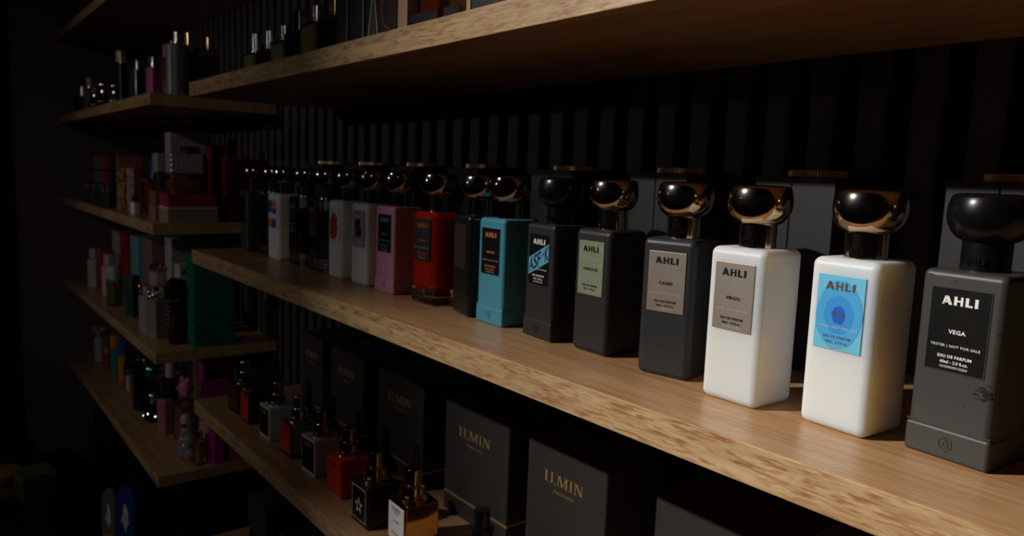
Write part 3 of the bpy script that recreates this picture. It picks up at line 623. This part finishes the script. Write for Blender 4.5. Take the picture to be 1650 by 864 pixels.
def cut_glass(x0, x1, y0, y1, z, label, liquid, h=.225):
    t = thing('cut_glass_bottle', label, 'perfume bottle', (x0+x1)/2, (y0+y1)/2, z, 0, 'cut glass bottles on the flat boxes'); a, c = (x1-x0)/2, (y1-y0)/2
    b = nb(); bx(b, -a, a, -c, c, 0, h*.46, .006, 2); obj('glass', b, GLASS, t)
    b = nb(); bx(b, -a+.012, a-.012, -c+.012, c-.012, .014, h*.36, .004, 1); obj('perfume', b, liquid, t)
    b = nb(); bx(b, -a*.5, a*.5, -c*.5, c*.5, h*.459, h*.50); obj('neck', b, SILVER, t)
    b = nb(); bx(b, -a, a, -c, c, h*.50, h, .004, 1)
    for v in b.verts: pass
    nx, nz = 7, 4
    for i in range(nx):
        for j in range(nz):
            yy = -c+(i+.5)*2*c/nx; zz = h*.50+(j+.5)*h*.5/nz
            sphere(b, a, yy, zz, .006, c/nx*.8, h*.25/nz*.85, 8)
    obj('faceted_cap', b, mat('frosty_cut_glass', (0.62, 0.60, 0.56), 0.12, 0, .35, 1.5), t)
cut_glass(-4.60, -4.50, 1.11, 1.29, S2+.1640, 'large cut glass bottle with amber perfume, on the crimson flat box', AMB)
cut_glass(-4.84, -4.74, 1.095, 1.25, S2+.168, 'smaller cut glass bottle on the brown flat box', mat('smoky_perfume', (0.12, 0.08, 0.05), .15), .220)
carton(-5.28, 1.42, S2, .13, .26, .53, mat('pale_mauve_card', (0.42, 0.33, 0.32), .45), 'tall pale mauve box behind the cut glass bottles', 0, G, lidm=mat('pale_mauve_lid', (0.46, 0.38, 0.36), .4), lidf=.35)
for x, y, h, l in [(-4.72, 1.425, .455, 'dark red framed box with gold inner edge, right of the cut glass'), (-5.02, 1.36, .44, 'dark red framed box half hidden behind the cut glass')]:
    t = thing('framed_box', l, 'box', x, y, S2, 0, G)
    RD = mat('dark_red_lacquer', (0.22, 0.015, 0.03), .35)
    b = nb(); bx(b, -.05, -.03, -.045, .045, 0, h); bx(b, -.05, .05, -.045, -.035, 0, h); bx(b, -.05, .05, .035, .045, 0, h); bx(b, -.05, .05, -.045, .045, h-.012, h); bx(b, -.05, .05, -.045, .045, 0, .02); obj('case', b, RD, t)
    b = nb(); bx(b, -.02, .047, -.034, -.028, .02, h-.03); bx(b, -.02, .047, .028, .034, .02, h-.03); bx(b, -.02, .047, -.034, .034, h-.035, h-.028); obj('gold_inner_edge', b, GOLDP, t)
t = carton(-4.65, 1.565, S2, .15, .245, .375, mat('oxblood_card', (0.10, 0.008, 0.016), .4), 'big oxblood red box at the right end of the second short shelf', 0, G, lidm=mat('dark_red_lacquer', (0, 0, 0)), lidf=.04)

# third short shelf
G = 'items on the third short shelf'
solid_bottle(-7.10, 1.14, S3, .085, .085, .235, mat('white_rose_bottle', (0.62, 0.46, 0.44), .4), mat('white_rose_bottle', (0, 0, 0)), 'white bottle with a red side, nearest the wall', 37, G, .7, .085, .008)
solid_bottle(-6.94, 1.20, S3, .095, .095, .225, mat('deep_red', (0.42, 0.02, 0.02), .4), mat('deep_red', (0, 0, 0)), 'red bottle behind the pale ones, third short shelf', 30, G, .8, .085, .008)
solid_bottle(-6.58, 1.16, S3, .090, .090, .240, mat('blush_bottle', (0.66, 0.42, 0.42), .4), mat('blush_bottle', (0, 0, 0)), 'blush pink bottle right of the white one, third short shelf', 27, G, .7, .080, .008)
for nm, c, x, h, l in [('cream_white', (0.55, 0.50, 0.44), -7.15, .46, 'cream'), ('cherry_red', (0.42, 0.02, 0.04), -6.82, .47, 'cherry red'), ('sky_teal', (0.16, 0.42, 0.46), -6.42, .485, 'sky blue'), ('mauve_rose', (0.32, 0.15, 0.17), -5.98, .50, 'mauve')]:
    carton(x, 1.38, S3, .26, .15, h, mat(nm, c, .5), f'tall {l} carton at the back of the third short shelf', 0, 'tall cartons at the back of the third short shelf')
glass_bottle(-6.10, 1.10, S3, .085, .075, .20, mat('greenish_perfume', (0.20, 0.22, 0.06), .1), mat('ice_blue_cap', (0.40, 0.52, 0.58), .2), 'clear ornate bottle with an ice blue top', 20, G, .10, capr=.034)
orb_bottle(-5.98, 1.25, S3, .050, .08, mat('rose_gold', (0.6, 0.32, 0.2), .2, .8), GOLDP, 'rose gold round bottle behind the ice blue topped one', 0, G)
solid_bottle(-5.62, 1.12, S3, .075, .060, .225, mat('bottle_green', (0.005, 0.075, 0.055), .35), mat('bottle_green', (0, 0, 0)), 'dark green bottle with a wide dark green cap', 35, G, 1.15, .055, .006)
t = solid_bottle(-5.30, 1.22, S3, .10, .09, .25, mat('sand_beige', (0.40, 0.31, 0.24), .4), mat('sand_beige', (0, 0, 0)), 'beige bottle with a cluster of gold flowers on its cap', 20, G, .9, .09, .006)
b = nb()
for i, (dx, dy, dz) in enumerate([(-.03, -.02, 0), (.02, -.03, .008), (0, .01, .02), (.04, .01, .004), (-.02, .03, .01), (.045, -.03, .018), (-.05, .0, .012)]): sphere(b, dx, dy, .37+dz, .022, .022, .016, 12)
obj('gold_flowers', b, GOLDP, t)
solid_bottle(-5.02, 1.09, S3, .085, .075, .24, mat('pearl_grey', (0.34, 0.33, 0.33), .3), mat('pearl_grey', (0, 0, 0)), 'slim pearl grey bottle left of the beaded bottle', 20, G, .5, .05, .01)
t = solid_bottle(-4.88, 1.115, S3, .10, .095, .235, mat('taupe_glass', (0.30, 0.22, 0.17), .3), GOLDP, 'taupe square bottle with a beaded silver collar', 22, G, .35, .07, .006)
b = nb()
for i in range(12): a = i*math.pi/6; sphere(b, .042*math.cos(a), .042*math.sin(a), .255+.012*(i % 3), .013, seg=10)
obj('beads', b, SILVER, t)
b = nb(); sphere(b, -.045, -.052, .014, .010, seg=10); obj('charm', b, SILVER, t)
t = thing('perfume_bottle', 'black bottle with a rounded black cap in front of the green box', 'perfume bottle', -4.645, 1.17, S3, 20, G)
b = nb(); rbox(b, 0, 0, .13, .062, .085, .26, .004, 2); bd = obj('body', b, SBLACK, t)
b = nb(); bx(b, -.033, .033, -.044, .044, .10, .18, .002, 1); obj('brown_panel', b, mat('dark_brown', (0.05, 0.022, 0.012), .4), t)
b = nb(); pts = [(-.06, 0)]+[(-.06+.12*(i/12), .075+.05*math.sin(math.pi*i/12)) for i in range(13)]+[(.06, 0)]
f = b.faces.new([b.verts.new((-.036, x, .27+z)) for x, z in pts]); ret = bmesh.ops.extrude_face_region(b, geom=[f])
for v in ret['geom']:
    if isinstance(v, bmesh.types.BMVert): v.co.x = .036
cp = obj('cap', b, SBLACK, t)
b = nb()
for i in range(10):
    for j in range(2): sphere(b, -.030+.03*j, -.047-.004*j, .12+.026*i, .010, seg=8)
obj('studs', b, GUN, t)
carton(-5.20, 1.43, S3, .16, .34, .58, mat('pale_grey_card', (0.42, 0.41, 0.40), .45), 'tall pale grey box with gold sprig print behind the black rounded bottle', 0, G)
t = thing('perfume_box', 'white box with gold sprig print beside the green box', 'box', -4.86, 1.30, S3, 0, G)
b = nb(); rbox(b, 0, 0, .225, .12, .15, .45, .002, 1); obj('carton', b, mat('off_white_card', (0.62, 0.50, 0.45), .45), t)
b = nb()
for i in range(9):
    a = i*.7; sphere(b, .060, -.05+.012*i, .43-.004*((i-3)**2)*.9, .002, .014, .012, 8)
obj('gold_print', b, GOLDP, t)
MAL = two_tone('malachite_print', (0.004, 0.13, 0.080), (0.010, 0.19, 0.12), (30, 30, 30), .4, .6, .4, 2)
nt = MAL.node_tree
wv = nt.nodes.new('ShaderNodeTexWave'); wv.wave_type = 'RINGS'; wv.inputs['Scale'].default_value = 22; wv.inputs['Distortion'].default_value = 6; wv.inputs['Detail Scale'].default_value = 1.2
tcn = nt.nodes.new('ShaderNodeTexCoord'); nt.links.new(tcn.outputs['Object'], wv.inputs[0]); rmp = [n for n in nt.nodes if n.type == 'VALTORGB'][0]; nt.links.new(wv.outputs['Fac'], rmp.inputs[0])
t = thing('perfume_box', 'big malachite green box under the end of the sunlit shelf', 'box', -4.555, 1.335, S3, 0, G)
b = nb(); bx(b, -.08, .08, -.12, .12, 0, .55, .003, 1); obj('carton', b, MAL, t)
b = nb(); bx(b, .079, .083, .088, .106, .01, .54, .001, 1); bx(b, .079, .083, -.106, -.098, .01, .54, .001, 1); obj('border_ridge', b, mat('border_green', (0.01, 0.20, 0.13), .35), t)

# fourth short shelf
G = 'items on the lowest short shelf'
t = solid_bottle(-7.42, 1.22, S4, .085, .085, .22, mat('milk_white', (0.50, 0.48, 0.46), .4), mat('dusty_pink', (0.48, 0.20, 0.24), .5), 'white bottle with a pink bow on its cap', 30, G, .7, .05, .012)
b = nb(); sphere(b, -.045, -.02, .295, .035, .022, .024, 12); sphere(b, .045, -.02, .300, .035, .022, .026, 12); obj('bow', b, mat('dusty_pink', (0, 0, 0)), t)
t = solid_bottle(-7.22, 1.24, S4, .055, .055, .10, mat('signal_red', (0.5, 0.04, 0.02), .4), mat('bright_yellow', (0.6, 0.4, 0.04), .4), 'small red and yellow bottle', 20, G, .9, .05)
solid_bottle(-6.93, 1.25, S4, .090, .090, .215, mat('teal_plastic', (0.04, 0.26, 0.26), .35), mat('orange_plastic', (0.72, 0.22, 0.01), .35), 'teal tub bottle with a fat orange cap', 20, G, 1.05, .12, .01, round_=True)
solid_bottle(-6.64, 1.25, S4, .080, .080, .215, MATS['orange_plastic'], mat('cobalt_plastic', (0.04, 0.10, 0.42), .35), 'orange bottle with a cobalt blue cap', 20, G, 1.1, .13, .01, round_=True)
orb_bottle(-6.50, 1.38, S4, .060, .10, GBLACK, GUN, 'black round bottle behind the cobalt-capped one', 0, G)
t = solid_bottle(-6.45, 1.27, S4, .085, .085, .20, GBLACK, GOLDP, 'gloss black bottle with gold bands', 20, G, .8, .08, .01)
b = nb(); lathe(b, [(.03, .205), (.047, .205), (.047, .222), (.03, .222)], n=24); obj('gold_band', b, GOLDP, t)
solid_bottle(-6.33, 1.235, S4, .050, .050, .125, mat('milk_white', (0, 0, 0)), mat('sea_green', (0.03, 0.16, 0.12), .4), 'small white bottle with a sea green cap', 20, G, .9, .04)
solid_bottle(-5.79, 1.20, S4, .080, .080, .25, GBLACK, SBLACK, 'tall plain gloss black bottle, lowest short shelf', 20, G, .6, .06)
orb_bottle(-6.05, 1.33, S4, .070, .12, mat('midnight_blue', (0.01, 0.02, 0.09), .12), mat('cyan_metal', (0.15, 0.5, 0.6), .15, .9), 'midnight blue bottle with a cyan cap', 0, G)
t = orb_bottle(-5.48, 1.21, S4, .065, .07, GBLACK, SILVER, 'small black faceted bottle with silver studs', 0, G)
b = nb()
for i in range(8): a = i*math.pi/4; sphere(b, .062*math.cos(a), .062*math.sin(a), .05+.02*(i % 2), .010, seg=8)
obj('studs', b, SILVER, t)
glass_bottle(-5.62, 1.36, S4, .09, .08, .27, mat('deep_violet_perfume', (0.05, 0.01, 0.12), .1), mat('frost_white', (0.55, 0.45, 0.48), .35), 'violet bottle with a slanted white and pink stopper', 15, G, .14, capr=.032)
solid_bottle(-5.19, 1.22, S4, .095, .070, .235, mat('rose_pearl', (0.46, 0.15, 0.18), .3), SBLACK, 'rose pink rectangular bottle standing near the front', 18, G, .5, .03, .012)
t = glass_bottle(-5.00, 1.30, S4, .12, .11, .25, mat('pink_perfume', (0.40, 0.13, 0.20), .15), SILVER, 'pink glass bottle crowned with a pink teddy-shaped stopper', 10, G, .04)
b = nb(); sphere(b, 0, 0, .345, .052, .046, .058, 18); sphere(b, -.036, 0, .400, .020, .018, .022, 12); sphere(b, .036, 0, .400, .020, .018, .022, 12); sphere(b, -.055, -.015, .335, .020, .018, .020, 12); sphere(b, .05, -.02, .32, .022, .018, .020, 12)
obj('stopper', b, mat('bubblegum_pink', (0.55, 0.16, 0.30), .35), t)
t = thing('perfume_bottle', 'pale pink bottle with a wide flat clear stopper', 'perfume bottle', -4.70, 1.36, S4, 10, G)
b = nb(); lathe(b, [(0, 0), (.055, 0), (.065, .02), (.068, .12), (.055, .20), (.02, .235), (0, .235)], n=32); obj('body', b, mat('pink_milk', (0.45, 0.25, 0.28), .25), t)
b = nb(); lathe(b, [(0, .234), (.018, .234), (.018, .25), (.070, .262), (.074, .275), (.070, .290), (0, .290)], n=40); obj('stopper', b, mat('frosted_clear', (0.50, 0.45, 0.44), .2, 0, .4), t)
t = thing('perfume_bottle', 'clear bubbly bottle with a cream cap at the front corner', 'perfume bottle', -4.62, 1.20, S4, 15, G)
b = nb()
for (dx, dz, r) in [(-.035, .045, .045), (.035, .05, .042), (-.02, .12, .048), (.03, .135, .044), (0, .185, .040), (.0, .08, .05)]: sphere(b, dx, 0, dz, r, r*.8, r, 16)
obj('glass', b, mat('milky_glass', (0.50, 0.50, 0.46), .12, 0, .55, 1.4), t)
b = nb(); lathe(b, [(0, .215), (.024, .215), (.024, .240), (0, .240)], n=24); obj('neck', b, SILVER, t)
b = nb(); lathe(b, [(0, .239), (.030, .239), (.030, .270), (.022, .288), (0, .293)], n=28); obj('cap', b, mat('cream_cap', (0.52, 0.48, 0.36), .4), t)
glass_bottle(-4.52, 1.25, S4, .05, .05, .16, AMB, SILVER, 'slim amber bottle touching the bubbly bottle', 20, G, .05)
MAG = mat('magenta_card', (0.50, 0.02, 0.26), .45)
carton(-4.62, 1.47, S4, .16, .16, .345, MAG, 'bright magenta box at the back of the lowest short shelf', -12, G)
carton(-5.05, 1.50, S4, .12, .18, .50, mat('orchid_card', (0.36, 0.05, 0.22), .45), 'tall orchid pink box behind the teddy stopper', 0, G)
carton(-4.51, 1.34, S4, .09, .06, .20, MAG, 'small magenta box behind the end of the lower dim shelf', 5, G)
carton(-5.32, 1.50, S4, .07, .10, .50, mat('leaf_green', (0.10, 0.22, 0.02), .45), 'thin green and rust carton left of the orchid box', 0, G, lidm=mat('rust', (0, 0, 0)), lidf=.5)

# ------------------------------------------------------------------ lower left corner of the room
t = thing('cabinet', 'low black cabinet under the lowest short shelf', 'cabinet', -5.9, 1.42, FLOOR, 0)
b = nb(); bx(b, -1.5, 1.35, -.27, .27, .02, 2.08, .006, 1); obj('body', b, LIDK, t)
for i in range(3):
    b = nb(); bx(b, -1.47+.95*i, -.56+.95*i, -.285, -.272, .06, 2.04, .004, 1); d = obj('door', b, SBLACK, t)
    b = nb(); bx(b, -.62+.95*i, -.60+.95*i, -.300, -.285, 1.5, 1.75, .003, 1); obj('handle', b, GUN, d)
t = thing('counter', 'dark counter in the lower left corner', 'counter', -6.3, .30, FLOOR, 0)
b = nb(); bx(b, -.65, .60, -.32, .30, .02, 1.70, .004, 1); obj('body', b, mat('counter_dark', (0.03, 0.03, 0.03), .6), t)
b = nb(); bx(b, -.68, .63, -.35, .33, 1.70, 1.74, .004, 1); obj('countertop', b, SBLACK, t)
ZC = FLOOR+1.741
b = nb(); lathe(b, [(.05, 0), (.16, 0), (.16, .05), (.13, .055), (.13, .075), (.16, .08), (.16, .13), (.05, .13), (.05, 0)], n=40)
o = place(obj('tape_roll', b, mat('tan_tape', (0.30, 0.15, 0.05), .5)), -5.98, .30, ZC); tag(o, 'brown tape rolls stacked on the dark counter', 'tape roll')
t = thing('storage_box', 'dull green box on the dark counter', 'box', -5.72, .52, ZC, 10)
b = nb(); rbox(b, 0, 0, .07, .22, .20, .14, .004, 1); obj('base', b, mat('dull_brown', (0.05, 0.035, 0.02), .6), t)
b = nb(); rbox(b, 0, 0, .165, .226, .206, .05, .004, 1); obj('lid', b, mat('dull_green', (0.07, 0.10, 0.05), .6), t)
# stand with packets
t = thing('display_stand', 'dark stand holding the blue and grey packets', 'stand', -4.72, .90, FLOOR, 0)
b = nb(); bx(b, -.10, .10, -.08, .08, 0, .02, .003, 1); obj('foot', b, SBLACK, t)
b = nb(); bx(b, -.10, .10, -.08, .08, 1.62, 1.64, .003, 1); obj('tray', b, SBLACK, t)
b = nb(); lathe(b, [(0, .02), (.014, .02), (.014, 2.16), (0, 2.16)], n=16); obj('pole', b, GUN, t)
def packet(x, y, w_, h, m, m2, label, lean, rz):
    b = nb(); poly(b, [(-w_/2, 0), (w_/2, 0), (w_/2, h*.9), (w_*.25, h), (-w_*.25, h), (-w_/2, h*.9)], -.012, .024)
    o = obj('packet', b, m, None); o.location = U(x, y, FLOOR+1.6435); o.rotation_euler = (math.radians(lean), 0, math.radians(rz)); tag(o, label, 'packet')
    b = nb(); poly(b, [(-w_*.45, h*.12), (w_*.45, h*.12), (w_*.45, h*.35), (-w_*.45, h*.35)], -.0145, .002); obj('printed_patch', b, m2, o)
    b = nb(); poly(b, jag(0, h*.62, w_*.20, h*.16, 13, .35, None, 3), -.0145, .002); obj('printed_mark', b, FROST, o)
    return o
packet(-4.66, .865, .12, .46, mat('packet_blue', (0.008, 0.035, 0.20), .5), mat('packet_teal', (0.05, 0.30, 0.30), .4), 'blue packet with a teal patch on the dark stand', -2, 40)
packet(-4.79, .800, .09, .42, mat('packet_grey', (0.12, 0.115, 0.11), .5), mat('packet_tan', (0.3, 0.18, 0.08), .4), 'grey packet left of the blue one on the dark stand', -2, 40)
